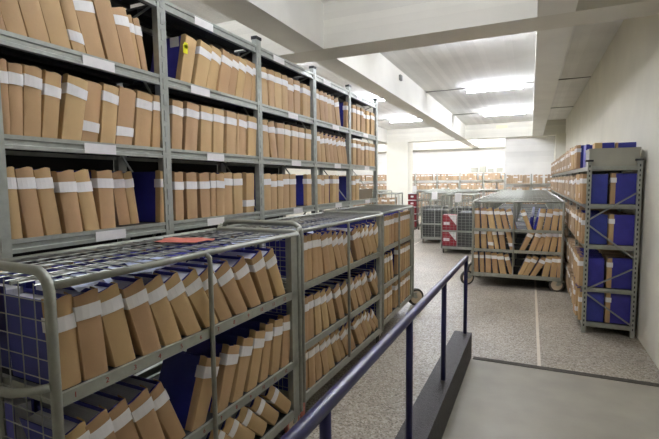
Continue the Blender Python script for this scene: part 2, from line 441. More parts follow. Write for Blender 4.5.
ROWS = {
'R1_0': [(1.256, 1.298, 0.0), (1.298, 1.392, 0.0), (1.397, 1.503, 0.0), (1.505, 1.619, 0.0), (1.623, 1.701, 0.0), (1.704, 1.821, 0.0), (1.829, 1.942, 0.0), (1.949, 2.049, -12.7)] ,
'R1_1': [(2.408, 2.517, 13.1), (2.543, 2.667, 16.7), (2.678, 2.789, 14.6), (2.799, 2.924, 15.4), (2.924, 3.021, 14.8), (3.021, 3.124, 13.2), (3.131, 3.244, 12.4), (3.256, 3.324, 7.7)] ,
'R1_2': [(3.436, 3.537, -4.5), (3.545, 3.642, 0.0), (3.642, 3.771, 0.0), (3.781, 3.888, 0.0), (3.898, 4.01, 0.0), (4.021, 4.139, 0.0), (4.206, 4.394, 1.9)] ,
'R1_3': [(4.557, 4.649, -4.9), (4.649, 4.758, -7.5), (4.758, 4.871, -5.6), (4.871, 4.989, -8.4), (4.989, 5.111, -8.8), (5.111, 5.272, -14.7), (5.407, 5.547, 1.1)] ,
'R1_4': [(5.657, 5.809, 0.0), (5.809, 5.969, 0.0), (5.989, 6.157, 0.0), (6.222, 6.379, 0.0), (6.402, 6.591, 0.0)] ,
'R2_0': [(1.216, 1.267, 0.0), (1.271, 1.337, 3.1), (1.338, 1.421, 4.6), (1.424, 1.508, 7.1), (1.52, 1.636, 9.9), (1.639, 1.742, 8.6), (1.746, 1.851, 7.3), (1.854, 1.976, 9.4), (1.983, 2.117, 8.5), (2.121, 2.192, 5.4)] ,
'R2_1': [(2.303, 2.402, 3.9), (2.407, 2.545, 7.3), (2.577, 2.711, 4.8), (2.717, 2.844, 4.9), (2.869, 3.006, 3.8), (3.013, 3.047, 5.0), (3.054, 3.168, 3.8), (3.183, 3.304, 5.1)] ,
'R2_2': [(3.433, 3.544, -3.2), (3.565, 3.678, -10.2), (3.678, 3.817, 0.6), (3.817, 3.931, 1.1), (3.931, 4.08, 4.5), (4.08, 4.237, 1.9), (4.237, 4.392, 1.8)] ,
'R2_3': [(4.531, 4.649, -7.1), (4.663, 4.793, -12.2), (4.802, 4.918, -15.5), (4.918, 5.039, -16.2), (5.039, 5.165, -17.1), (5.165, 5.296, -18.0), (5.296, 5.468, -16.0)] ,
'R2_4': [(5.65, 5.803, 0.0), (5.823, 5.963, 0.0), (5.984, 6.131, 0.0), (6.153, 6.307, 0.0), (6.33, 6.589, 0.0)] ,
'R3_0': [(1.251, 1.304, -2.8), (1.318, 1.404, -6.1), (1.419, 1.505, -7.6), (1.52, 1.614, -6.4), (1.632, 1.723, -8.4), (1.732, 1.832, -1.2), (2.169, 2.208, 2.5)] ,
'R3_1': [(2.309, 2.396, 1.5), (2.431, 2.541, 0.5), (2.573, 2.681, -0.8), (2.687, 2.746, 0.9), (2.746, 2.84, 1.8), (2.84, 2.949, 2.1), (2.968, 3.088, 0.6), (3.146, 3.267, 2.6)] ,
'R3_2': [(3.413, 3.541, 0.0), (3.55, 3.659, 0.0), (3.668, 3.773, 0.0), (3.773, 3.893, 0.0), (3.904, 4.052, 0.0), (4.28, 4.389, 0.0)] ,
'R3_3': [(4.53, 4.733, 0.0), (4.747, 4.906, 0.0), (4.966, 5.154, 0.0)] ,
'R3_4': [(5.642, 5.757, 0.0), (5.757, 5.876, 0.0)] ,
'A1': [(0.969, 1.052, -2.4), (1.056, 1.17, -6.3), (1.188, 1.298, -12.3), (1.319, 1.433, -15.5), (1.445, 1.555, -18.9), (1.581, 1.684, -25.2), (1.713, 1.828, -28.8), (1.828, 1.954, -28.0), (1.954, 2.093, -29.9), (2.102, 2.236, -28.8), (2.236, 2.382, -22.8), (2.382, 2.517, -25.6)] ,
'A2': [(1.051, 1.128, -13.3), (1.132, 1.226, -14.8), (1.231, 1.329, -16.1), (1.34, 1.449, -17.4), (1.473, 1.556, -23.3), (1.583, 1.689, 22.6), (1.765, 1.863, 21.1), (1.897, 1.991, 21.3), (2.034, 2.133, 17.7), (2.164, 2.25, 13.3), (2.277, 2.376, 11.0), (2.394, 2.501, 7.3)] ,
'B1': [(2.767, 2.934, -0.7), (2.934, 3.117, -6.4), (3.135, 3.358, -13.4), (3.378, 3.586, -25.9), (3.608, 3.768, -33.5), (3.792, 4.018, -23.8), (4.034, 4.239, -34.7), (4.239, 4.481, -29.6)] ,
'B2': [(2.754, 2.843, 1.8), (2.843, 2.97, -0.9), (2.97, 3.106, -6.7), (3.106, 3.243, -13.4), (3.252, 3.389, -21.1), (3.409, 3.557, -23.1), (3.579, 3.715, -25.4), (3.715, 3.86, -27.3), (3.86, 4.042, -29.4), (4.042, 4.209, -37.3), (4.296, 4.514, -42.4)] ,
'B3': [(2.728, 2.833, 1.8), (2.848, 2.969, -3.6), (2.977, 3.097, -9.7), (3.097, 3.206, -16.5), (3.206, 3.342, -20.8), (3.362, 3.529, -26.3), (3.551, 3.664, -33.3), (3.664, 3.807, -31.0), (3.831, 4.012, -31.5), (4.012, 4.207, -37.1), (4.236, 4.45, -48.0)] ,
'E1': [(-0.818, -0.739, -3.2), (-0.713, -0.622, -4.6), (-0.588, -0.499, -10.4), (-0.466, -0.39, -12.6), (-0.367, -0.29, -15.1), (-0.26, -0.181, -16.3), (-0.02, 0.047, -20.8), (0.104, 0.18, 9.4), (0.203, 0.285, 8.4), (0.308, 0.389, 6.2), (0.411, 0.491, 3.3)] ,
'E2': [(-0.812, -0.743, -2.3), (-0.715, -0.628, -3.3), (-0.6, -0.515, -8.2), (-0.5, -0.436, -9.9), (-0.418, -0.335, -8.2), (-0.277, -0.203, -13.3), (-0.136, -0.051, 24.3), (0.0, 0.082, 19.0), (0.094, 0.177, 17.0), (0.196, 0.278, 10.5), (0.294, 0.376, 8.3), (0.41, 0.486, 2.2)] ,
'E3': [(-0.819, -0.752, -2.3), (-0.726, -0.657, -2.8), (-0.642, -0.556, -2.0), (-0.525, -0.44, -6.4), (-0.412, -0.318, -10.4), (-0.276, -0.213, -15.6), (-0.151, -0.077, 24.6), (-0.075, 0.008, 26.1), (0.032, 0.116, 28.4), (0.2, 0.289, 10.6), (0.318, 0.399, 4.3), (0.411, 0.484, 2.2)] ,
}

# ------------------------------------------------------------------ the tall rack on the aisle
PY = [1.205, 2.235, 3.36, 4.465, 5.51, 6.63]
XF, XR = -2.2, -2.66
LV = [.12, .56, 1.02, 1.495, 1.985, 2.455, 2.945]
rk = thing('tall_rack', 'tall galvanised shelving rack of five bays packed with brown files, behind the wheeled carts', 'shelving rack', (XF, PY[0], 0))
ox, oy = XF, PY[0]
for y in PY:
    for x0, x1, nm in ((XF-.045, XF+.002, 'post'), (XR, XR+.045, 'post')):
        b = MB(); b.box(x0-ox, x1-ox, y-.035-oy, y+.035-oy, 0, 3.005)
        if nm == 'post' and x1 > XF:
            for k in range(28):               # the raised rib with its slots
                b.box(XF+.002-ox, XF+.006-ox, y-.012-oy, y+.012-oy, .1+k*.103, .1+k*.103+.07)
        p = b.build('post', M['steel'], rk)
        c = MB(); c.box(x0-.004-ox, x1+.006-ox, y-.04-oy, y+.04-oy, 2.995, 3.022); c.build('post_cap', M['cap'], p)
    zz = [.15, .62, 1.1, 1.5, 1.95, 2.25, 2.80, 2.92]
    for k in range(len(zz)-1):
        a = (XF-.05-ox, y-oy, zz[k] if k % 2 else zz[k+1]); c = (XR+.04-ox, y-oy, zz[k+1] if k % 2 else zz[k])
        b = MB(); b.tube([a, c], .008, 6); b.build('brace', M['steel'], rk)
for i in range(5):
    ya, yb = PY[i]+.036, PY[i+1]-.036
    for k, z in enumerate(LV):
        b = MB()
        # channel beam with a folded lip
        b.prism([(XF-.03-ox, z-.066), (XF-ox, z-.066), (XF-ox, z-.048), (XF-.008-ox, z-.044), (XF-.008-ox, z-.024), (XF-ox, z-.02), (XF-ox, z), (XF-.03-ox, z)], ya-oy, yb-oy, 'y')
        bm = b.build('shelf_beam', M['steel'], rk)
        if k >= 3:
            yl = {3: .62, 4: .60, 5: .55, 6: .30}[k]*(yb-ya)+ya
            if i == 1: yl = ya + (yb-ya)*{3: .42, 4: .44, 5: .30, 6: .36}[k]
            if i == 0: yl = ya + (yb-ya)*{3: .56, 4: .52, 5: .54, 6: .5}[k]
            b = MB(); b.box(XF+.0005-ox, XF+.002-ox, yl-.10-oy, yl+.10-oy, z-.064, z-.010); b.build('shelf_label', M['white'], bm)
        b = MB(); b.box(XR-ox, XF-.03-ox, ya-oy, yb-oy, z-.02, z-.004)
        for q in range(3): b.box(XR+.05+q*.16-ox, XR+.07+q*.16-ox, ya-oy, yb-oy, z-.045, z-.02)
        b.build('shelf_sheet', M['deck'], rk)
        b = MB(); b.box(XR-ox, XR+.03-ox, ya-oy, yb-oy, z-.066, z-.0); b.build('rear_beam', M['steel'], rk)
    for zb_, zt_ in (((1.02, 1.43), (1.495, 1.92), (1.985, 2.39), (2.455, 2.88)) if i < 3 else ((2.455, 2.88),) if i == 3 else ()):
        b = MB(); b.box(XR-.006-ox, XR-.001-ox, ya-oy, yb-oy, zb_, zt_); b.build('shade_backing', M['darksheet'], rk)  # added sheet, coloured near black to stand for unlit space behind

BAYN = ['first bay', 'second bay', 'third bay', 'fourth bay', 'fifth bay']
ROWN = {1: ('top row', 2.455), 2: ('middle row', 1.985), 3: ('lower row', 1.495)}
LABS = {'R1_0': 'uuuulh?h', 'R1_1': 'nhhhhhhh', 'R2_0': 'hhhmhlhlhh', 'R2_1': 'hhhhhnhh', 'R3_0': 'hhhmmhh', 'R3_1': 'mmmmmhhl'}
rr = random.Random(5)
for r in (1, 2, 3):
    nm, z = ROWN[r]
    for i in range(5):
        key = 'R%d_%d' % (r, i)
        items = [list(t) for t in ROWS[key]]
        if key == 'R1_0':
            for t in items: t[2] = -13.0
        lo, hi = PY[i]+.04, PY[i+1]-.04
        items = [t for t in items if t[1] > lo-.02]
        items = settle(items, .125)
        fr = Matrix.Translation((-2.212, 0, z))
        for n, (y0, y1, le) in enumerate(items):
            s = LABS.get(key, '')
            lab = s[n] if n < len(s) else rr.choice('hhhhmh')
            if lab in 'n?': lab = ''
            y0 = max(y0, lo + (FH*math.sin(R(-le)) if le < 0 and n == 0 and i else 0)) if n == 0 else y0
            if y1-y0 < .03: y1 = y0+.04
            o = put_file(fr, y0, y1, le, lab, '%s brown file from near end, %s, %s of tall rack, %s' % (ORD[n+1], nm, BAYN[i], {'h':'high band','m':'high band','u':'band at top','l':'low band','':'plain'}[lab]),
                     'files in the %s of the tall rack' % nm, recess=rr.uniform(.0, .012))
            if key == 'R1_1' and n == 0:
                b = MB(); b.box(.0085, .0095, -.022, .022, .20, .26); b.box(.0085, .0095, -.012, .026, .235, .275); b.build('yellow_sticker', M['yellow'], o)
                b = MB(); b.box(-.075, .002, -.0565, -.0555, .235, .30); b.build('side_label', M['white'], o)
                o['label'] = 'brown file with yellow sticker, blue side showing, start of top row, second bay'
fr = Matrix.Translation((-2.215, 0, 1.495))
for n, (y0, y1, le) in enumerate(((1.93, 2.02, -7), (2.022, 2.09, -7))):
    put_file(fr, y0, y1, le, 'h', '%s pushed-back brown file beside the blue one, lower row, first bay of tall rack' % ORD[n+1], 'files in the lower row of the tall rack', recess=.10, depth=.28)
fr = Matrix.Translation((-2.215, 0, 2.455))
for n, (y0, y1, le) in enumerate(((2.082, 2.138, -11), (2.14, 2.195, -11))):
    put_file(fr, y0, y1, le, 'h', '%s pushed-back dim brown file near the post, top row, first bay of tall rack' % ORD[n+1], 'files in the top row of the tall rack', recess=.07, depth=.28)
b = MB(); b.box(-.18, .18, -.30, .30, 0, .14); b.box(-.185, .185, -.305, .305, .10, .146)
o = b.build('flat_box', M['brownbox']); o.location = (-2.42, 6.23, 1.495)
tag(o, 'low grey brown box lying in the lower row, fifth bay of tall rack', 'box')
b = MB(); b.box(-.13, .13, -.17, .17, 0, .05)
o = b.build('flat_folder', M['greybox']); o.location = (-2.40, 6.1, 2.455+FH+.012); tag(o, 'grey folder lying flat over the files at the far top of tall rack', 'folder')

# ------------------------------------------------------------------ wheeled carts
def cart_meshes(L, D, sh, fine=True, numbers=0, mid=True, loop=False, plain=False, ext=0.0, arch=False):
    """front face at x=0, depth to -D, length 0..L along y; sh = shelf heights"""
    P = []
    ZT, ZA = 1.405, 1.41
    def endpts(y):
        ZA, r = (1.458, .075) if y < L/2 and arch else (1.412, .04)
        zl = sh[-1]-.045; pts = [(0, y, zl), (0, y, ZA-r)]
        for k in range(1, 6):
            a = PI/2*k/6; pts.append((-r+r*math.cos(a), y, ZA-r+r*math.sin(a)))
        pts.append((-r, y, ZA)); pts.append((-D+r, y, ZA))
        for k in range(1, 6):
            a = PI/2*k/6; pts.append((-D+r-r*math.sin(a), y, ZA-r+r*math.cos(a)))
        pts += [(-D, y, ZA-r), (-D, y, zl)]
        return pts
    for y in (.019, L-.019):
        b = MB(); b.tube(endpts(y), .0185, 10); P.append(('end_frame', b, 'cart', True, None))
        b = MB(); w = .0024
        z = sh[-1]+.03
        while z < ZA-.03:
            b.tube([(0, y, z), (-D, y, z)], w, 4); z += .07
        x = -.09
        while x > -D+.03:
            b.tube([(x, y, sh[-1]-.03), (x, y, ZA)], w, 4); x -= .09
        b.tube([(-D/2, y, sh[-1]), (-D/2, y, ZA)], .011, 6)
        P.append(('end_mesh', b, 'wire', False, None))
    if not plain:
        b = MB(); b.box(-.04, .004, L-.115, L-.04, sh[-1]-.045, ZT-.01); P.append(('corner_post', b, 'cart', False, None))
    for x in (0, -D):
        b = MB(); b.tube([(x, .03, ZT), (x, L-.03, ZT)], .0145, 8); P.append(('top_rail', b, 'cart', True, None))
    b = MB(); w = .0027
    n = int(L/.075)
    for k in range(1, n): b.tube([(0, L*k/n, ZT+.002), (-D, L*k/n, ZT+.002)], w, 4)
    n = int(D/.085)
    for k in range(1, n): b.tube([(-D*k/n, .02, ZT-.003), (-D*k/n, L-.02, ZT-.003)], w, 4)
    for k in (.33, .67): b.tube([(-D*k, .02, ZT-.008), (-D*k, L-.02, ZT-.008)], .008, 6)
    P.append(('top_mesh', b, 'wire', False, None))
    for i, z in enumerate(sh):
        b = MB()
        b.box(-.012, .004, .035, L-.035, z-.047, z+.002); b.box(-D-.004, -D+.012, .035, L-.035, z-.047, z+.002)
        b.box(-D, 0, .03, .05, z-.047, z); b.box(-D, 0, L-.05, L-.03, z-.047, z)
        P.append(('shelf_rail', b, 'cart', False, ('num', i)))
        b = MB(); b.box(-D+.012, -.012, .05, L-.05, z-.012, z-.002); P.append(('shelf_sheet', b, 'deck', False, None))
    if mid:
        b = MB(); b.tube([(.006, L*.47-.03, ZT), (.012, L*.47-.005, ZT-.02), (.012, L*.47, ZT-.06), (.012, L*.47, sh[-1])], .0125, 8); P.append(('mid_post', b, 'cart', True, None))
    # push handle at the near end
    b = MB(); zz = 1.06
    b.tube([(0, 0, zz), (-.03, -.045, zz), (-.07, -.08, zz), (-.13, -.095, zz+.005), (-D+.13, -.095, zz+.005), (-D+.07, -.08, zz), (-D+.03, -.045, zz), (-D, 0, zz)], .0155, 10)
    if loop:
        b = MB(); q = [(0, 0, 1.43), (-.002, -.025, 1.42), (-.004, -.04, 1.38), (-.004, -.04, 1.13), (-.012, -.04, 1.09), (-.035, -.04, 1.065), (-.08, -.04, 1.06)]
        b.tube(q + [(-D-x, y, z) for x, y, z in q[::-1]], .0135, 10)
    if not plain and (arch or loop): P.append(('push_handle', b, 'cart', True, None))
    b = MB()
    for x in (-.03, -D+.03): b.box(x-.03, x+.03, .0, L+ext, sh[-1]-.06, sh[-1]-.045)
    for y in (.06, L-.06): b.box(-D, 0, y-.04, y+.04, sh[-1]-.066, sh[-1]-.05)
    P.append(('base_frame', b, 'cart', False, None))
    return P
def caster(root, x, y, rz, red=False, sc=1.0):
    f = MB()
    f.box(-.035, .035, -.045, .045, .135, .15)
    for s in (-.026, .023):
        f.prism([(-.035, .14), (.03, .14), (.0, .095), (-.035, .08), (-.058, .09)], s, s+.003, 'x')
    fo = f.build('caster', M['cart'], root)
    fo.location = (x, y, 0); fo.scale = (sc, sc, sc); fo.rotation_euler = (0, 0, rz)
    w = MB(); w.cyl((0, -.045, .093), 'x', .078, .034, 24); wo = w.build('wheel', M['wheel'], fo, False)
    t = MB()
    n = 26; prof = [(-.019, .070), (.019, .070), (.019, .088), (.012, .093), (-.012, .093), (-.019, .088)]
    vs = []; fs = []; m = len(prof)
    for k in range(n):
        a = 2*PI*k/n
        for px, pr in prof: vs.append((px, -.045+pr*math.cos(a), .093+pr*math.sin(a)))
    for k in range(n):
        for j in range(m): fs.append((k*m+j, k*m+(j+1)%m, ((k+1)%n)*m+(j+1)%m, ((k+1)%n)*m+j))
    t.add(vs, fs); t.build('tyre', M['redtread'] if red else M['tread'], fo)
def digit_mesh(txt):
    c = bpy.data.curves.new('number_text', 'FONT'); c.body = txt; c.size = .03; c.align_x = 'CENTER'; c.align_y = 'CENTER'; c.extrude = .0004
    o = bpy.data.objects.new('number_text', c); COL.objects.link(o)
    bpy.context.view_layer.update()
    me = bpy.data.meshes.new_from_object(o.evaluated_get(bpy.context.evaluated_depsgraph_get()))
    bpy.data.objects.remove(o); me.name = 'slot_number'; me.materials.clear(); me.materials.append(M['number'])
    return me
def make_cart(label, loc, rz, L, D, sh, group, numbers=0, red=False, mid=True, wheelrot=(0,0,0,0), redw=None, loop=False, plain=False, ext=0.0, arch=False, big=None):
    root = thing('wheeled_cart', label, 'wheeled cart', loc, rz, group)
    for nm, b, m, sm, extra in cart_meshes(L, D, sh, mid=mid, loop=loop, plain=plain, ext=ext, arch=arch):
        o = b.build(nm, M[m], root, sm)
        if extra and numbers and extra[1] < 2:
            for k in range(1, numbers+1):
                q = link('slot_number', DIG[k], o); y = .085 + .1285*(k-1)
                q.matrix_local = Matrix.Translation((.0046, y, sh[extra[1]]-.022)) @ Matrix(((0,0,1,0),(1,0,0,0),(0,1,0,0),(0,0,0,1)))
    for (x, y), w, k in zip(((-.05, .09), (-D+.05, .09), (-.05, L-.02+ext), (-D+.05, L-.02+ext)), wheelrot, range(4)):
        sc = (sh[-1]-.066)/.15
        if big and k in big: x, y, w, sc = big[k]
        caster(root, x, y, w, redw and k in redw, sc)
    return root
DIG = {k: digit_mesh(str(k)) for k in range(1, 13)}
GC = 'wire carts loaded with files'
cA = make_cart('wheeled wire cart with numbered slots, first of the three lined up along the tall rack', (-1.475, .92, 0), -math.atan(.029), 1.705, .70, (1.02, .54, .20), GC, numbers=12, redw=(2,), arch=True)
cB = make_cart('wheeled wire cart of brown files, middle of the three lined along the tall rack', (-1.467, 2.71, 0), -math.atan(.035), 1.74, .70, (1.02, .57, .20), GC, wheelrot=(.5, 0, .3, 0), redw=(0,), loop=True, arch=True)
cC = make_cart('shorter wheeled wire cart of files, last of the three lined up along the tall rack', (-1.45, 4.53, 0), 0, 1.42, .70, (1.02, .60, .20), GC, wheelrot=(0, 0, PI, PI), ext=.04, big={2: (-.03, 1.42+.07, PI-.8, 1.3)})
def frame_of(cart, dz): 
    bpy.context.view_layer.update()
    return cart.matrix_world @ Matrix.Translation((-.016, 0, dz))
def cart_row(cart, y0c, key, z, where, group, labs='h'):
    items = settle([t for t in ROWS[key]], .105)
    fr = frame_of(cart, z)
    for n, (a, c, le) in enumerate(items):
        lab = labs[n % len(labs)]
        put_file(fr, a-y0c, c-y0c, le, lab if lab != 'n' else '', '%s brown file from near end, %s' % (ORD[n+1], where), group, recess=rr.uniform(0, .012), depth=.29)
cart_row(cA, .92, 'A1', 1.02, 'top shelf of first cart along the tall rack', 'files on the first cart', 'mhhhhhhhhhhh')
cart_row(cA, .92, 'A2', .54, 'middle shelf of first cart along the tall rack', 'files on the first cart', 'h')
ROWS['A3'] = [(y, y+.118, -46.) for y in (1.40, 1.53, 1.66, 1.79, 1.92, 2.04, 2.165, 2.30, 2.455)]
fr = frame_of(cA, .20)
for n, (a, c, le) in enumerate(ROWS['A3']):
    put_file(fr, a-.92, c-.92, le, 'm', '%s slumped brown file from near end, bottom shelf of first cart along tall rack' % ORD[n+1], 'files on the first cart', depth=.29)
cart_row(cB, 2.71, 'B1', 1.02, 'top shelf of middle cart along the tall rack', 'files on the middle cart', 'h')
cart_row(cB, 2.71, 'B2', .57, 'middle shelf of middle cart along the tall rack', 'files on the middle cart', 'h')
cart_row(cB, 2.71, 'B3', .20, 'bottom shelf of middle cart along the tall rack', 'files on the middle cart', 'h')
ROWS['C1'] = [(4.60,4.68,0),(4.69,4.76,0),(4.77,4.87,0),(4.88,4.97,-2),(4.98,5.08,-2),(5.15,5.25,0),(5.26,5.35,0),(5.36,5.46,0),(5.47,5.56,0),(5.57,5.67,0),(5.68,5.77,0),(5.78,5.87,0)]
ROWS['C2'] = [(4.63,4.71,-4),(4.74,4.82,-9),(4.86,4.94,-14),(5.0,5.08,-14),(5.24,5.32,8),(5.34,5.42,4),(5.45,5.53,0),(5.55,5.64,0),(5.66,5.75,0),(5.77,5.86,0)]
ROWS['C3'] = [(4.60,4.69,0),(4.70,4.80,0),(4.82,4.91,-4),(4.93,5.02,-4),(5.15,5.24,0),(5.26,5.35,0),(5.37,5.46,0),(5.48,5.57,0),(5.58,5.67,0),(5.68,5.77,0),(5.78,5.87,0)]
cart_row(cC, 4.53, 'C1', 1.02, 'top shelf of short third cart along tall rack', 'files on the third cart', 'h')
cart_row(cC, 4.53, 'C2', .60, 'middle shelf of short third cart along tall rack', 'files on the third cart', 'h')
cart_row(cC, 4.53, 'C3', .20, 'bottom shelf of short third cart along tall rack', 'files on the third cart', 'm')
# the files that face the other way, in the back half of the carts
def back_row(cart, y0, n, z, step, where, group, L0=.08):
    for k in range(n):
        bpy.context.view_layer.update()
        fr = cart.matrix_world @ Matrix.Translation((-.685, 0, z)) @ Matrix.Rotation(PI, 4, 'Z')
        a = -(L0 + k*step + .08)
        put_file(fr, a, a+.085, 0, 'h', '%s file turned to the rack from near end, %s' % (ORD[k+1], where), group, depth=.30)
back_row(cA, .92, 14, 1.02, .113, 'back half of first cart top shelf', 'files in the back half of the first cart')
back_row(cA, .92, 3, .54, .1, 'back half of first cart middle shelf', 'files in the back half of the first cart')
back_row(cA, .92, 2, .19, .1, 'back half of first cart bottom shelf', 'files in the back half of the first cart')
back_row(cB, 2.71, 13, 1.02, .122, 'back half of middle cart top shelf', 'files in the back half of the middle cart')
# red wallet at the back of the near end
b = MB(); b.box(-.24, 0, -.006, .006, 0, .235)
o = b.build('red_wallet', M['red']); o.location = (-1.84, 0.952, 1.125); o.rotation_euler = (0, 0, 0)
tag(o, 'red document wallet tucked behind the end wires of the first cart', 'document wallet')

# crumpled plastic sleeves and papers lying on the files of the first two carts
def crumple(seed, w, d, amp):
    rnd = random.Random(seed); b = MB(); nx, ny = 9, 7; ph = [rnd.uniform(0, 6.28) for _ in range(6)]
    top = []
    for j in range(ny+1):
        for i in range(nx+1):
            u, v = i/nx-.5, j/ny-.5
            z = amp*(abs(math.sin(5*u+ph[0]+3*v))*.6 + abs(math.sin(7*v+ph[1]-2*u))*.5 + rnd.uniform(0, .35))
            top.append((u*w*(1+.12*math.sin(6*v+ph[2])), v*d*(1+.12*math.sin(6*u+ph[3])), z))
    n = len(top); vs = top + [(x, y, z-.0015) for x, y, z in top]; fs = []
    for j in range(ny):
        for i in range(nx):
            a = j*(nx+1)+i; q = (a, a+1, a+nx+2, a+nx+1)
            fs.append(q); fs.append(tuple(n+t for t in q[::-1]))
    edge = [i for i in range(nx+1)] + [(j+1)*(nx+1)-1 for j in range(1, ny+1)] + [ny*(nx+1)+i for i in range(nx-1, -1, -1)] + [j*(nx+1) for j in range(ny-1, 0, -1)]
    for k in range(len(edge)):
        p, q = edge[k], edge[(k+1) % len(edge)]; fs.append((q, p, n+p, n+q))
    b.add(vs, fs); return b
SL_ = [(-1.62, 1.12, 0, 'plastic', 'crumpled clear sleeve at the near corner of first cart'), (-1.60, 1.36, .3, 'plastic', 'crumpled pale blue sleeve over third file of first cart'),
       (-1.66, 1.55, 1.1, 'plastic', 'crumpled pale sleeve over the middle files of first cart'), (-1.70, 1.80, .4, 'bluepl', 'dark blue plastic sleeve over the middle files of first cart'),
       (-1.64, 2.02, .8, 'bluepl', 'dark blue plastic sleeve past the mid post of first cart'), (-1.68, 2.24, .2, 'plastic', 'pale blue sleeve near the far end of first cart'),
       (-1.64, 2.43, .9, 'plastic', 'crumpled white sleeve at the far end of first cart'),
       (-1.66, 2.98, .3, 'plastic', 'pale sleeve over the near files of middle cart'), (-1.62, 3.3, .9, 'bluepl', 'blue sleeve over the near files of middle cart'),
       (-1.66, 3.62, .3, 'plastic', 'pale sleeve over the central files of middle cart'), (-1.64, 4.0, .6, 'bluepl', 'blue sleeve over the far files of middle cart')]
for k, (x, y, rz, m, lb) in enumerate(SL_):
    o = crumple(k, .24, .17, .026).build('plastic_sleeve', M[m], None, False); o.location = (x+.03, y, 1.358); o.rotation_euler = (0, 0, rz)
    tag(o, lb, 'plastic sleeve', 'plastic sleeves lying on the cart files')
b = crumple(40, .30, .21, .006); o = b.build('paper_sheet', M['pink']); o.location = (-1.86, 2.0, 1.412); o.rotation_euler = (0, 0, .15)
tag(o, 'pale red paper sheet lying on the wire top of first cart', 'paper')
# ------------------------------------------------------------------ the cart across the aisle and those queued behind it
GE = 'wire carts queued down the aisle'
cE = make_cart('wheeled wire cart of brown files standing side-on at the head of the aisle queue', (-.865, 7.6, 0), -PI/2, 1.36, .74, (.965, .63, .23), GE, wheelrot=(PI-.3, 0, .15, 0), plain=True, big={0: (-.06, -.02, .64, 1.3), 2: (-.05, 1.36-.03, .15, 1.18)})
bpy.context.view_layer.update()
def frE(z): return Matrix.Translation((0, 7.615, z)) @ Matrix.Rotation(-PI/2, 4, 'Z')
for key, z, nm, labs in (('E1', .965, 'top', 'hhhhhhhmmhh'), ('E2', .63, 'middle', 'hhlhhlhhhhhh'), ('E3', .23, 'bottom', 'hhhhhhhhhhhh')):
    for n, (a, c, le) in enumerate(settle([t for t in ROWS[key]], .105)):
        put_file(frE(z), a, c, le, labs[n % len(labs)], '%s brown file along %s shelf of the cart heading the aisle queue' % (ORD[n+1], nm), 'files on the cart heading the queue', recess=rr.uniform(0, .012), depth=.29)
for k, x in enumerate((-.10, -.055, -.01)):
    b = MB(); b.box(-.016, .016, 0, .24, 0, .33); b.cur = 1; b.box(-.0165, .0165, .02, .05, .29, .3305); b.box(-.0165, .0165, -.001, .012, .2, .331)
    o = b.build('blue_folder', [M['bluepl'], M['plastic']]); o.location = (x+.13, 7.66, .967); o.rotation_euler = (0, R(-24 if k == 0 else 20), 0)
    o.location.x = (-.0, .075, .04)[k]; o.location.y = (7.68, 7.70, 7.95)[k]
    o.rotation_euler = (0, R((10, 14, 4)[k]), 0)
    tag(o, 'blue plastic folder among files on top of queue head cart, %s' % ('leaning in front', 'middle of the three', 'tucked behind')[k], 'folder')
QN = ['second', 'third', 'fourth', 'fifth', 'sixth', 'seventh', 'eighth', 'ninth', 'tenth']
for k, q in enumerate(QN):
    copy_tree(cE, 'wheeled wire cart, %s in the queue down the aisle, only its wire top showing' % q, loc=(-.865 + rr.uniform(-.01, .01), 7.6+(k+1)*.84, 0))

# packed rows nobody could count: one object
pk = MB()
def pack(origin, along, out, L, z, rnd, t=.062, h=.325, d=.26, label=.85, jit=.006):
    """a row of thin files seen spine-on; along/out are unit vectors in the floor plane"""
    ox_, oy_ = origin; s = .0
    while s < L:
        w = t*rnd.uniform(.75, 1.2)
        if rnd.random() < .05: s += w; continue
        le = rnd.gauss(0, .03); hh = h*rnd.uniform(.95, 1.03); j = rnd.uniform(-jit, jit)
        def P(a, o, zz): return (ox_+along[0]*a+out[0]*(o+j), oy_+along[1]*a+out[1]*(o+j), z+zz)
        def brick(a0, a1, o0, o1, z0, z1, sh=0.0):
            vs = [P(a0+z0*le, o0, z0), P(a1+z0*le, o0, z0), P(a1+z0*le, o1, z0), P(a0+z0*le, o1, z0), P(a0+z1*le, o0, z1), P(a1+z1*le, o0, z1), P(a1+z1*le, o1, z1), P(a0+z1*le, o1, z1)]
            pk.add(vs, ((0,3,2,1),(4,5,6,7),(0,1,5,4),(1,2,6,5),(2,3,7,6),(3,0,4,7)))
        pk.cur = 0; brick(s+.002, s+w-.003, -d, 0, 0, hh)
        if rnd.random() < label:
            pk.cur = 1; zl = hh*rnd.choice((.66, .68, .7, .7, .12)); brick(s+.0015, s+w-.0025, -.03, .0015, zl, zl+.05)
        s += w
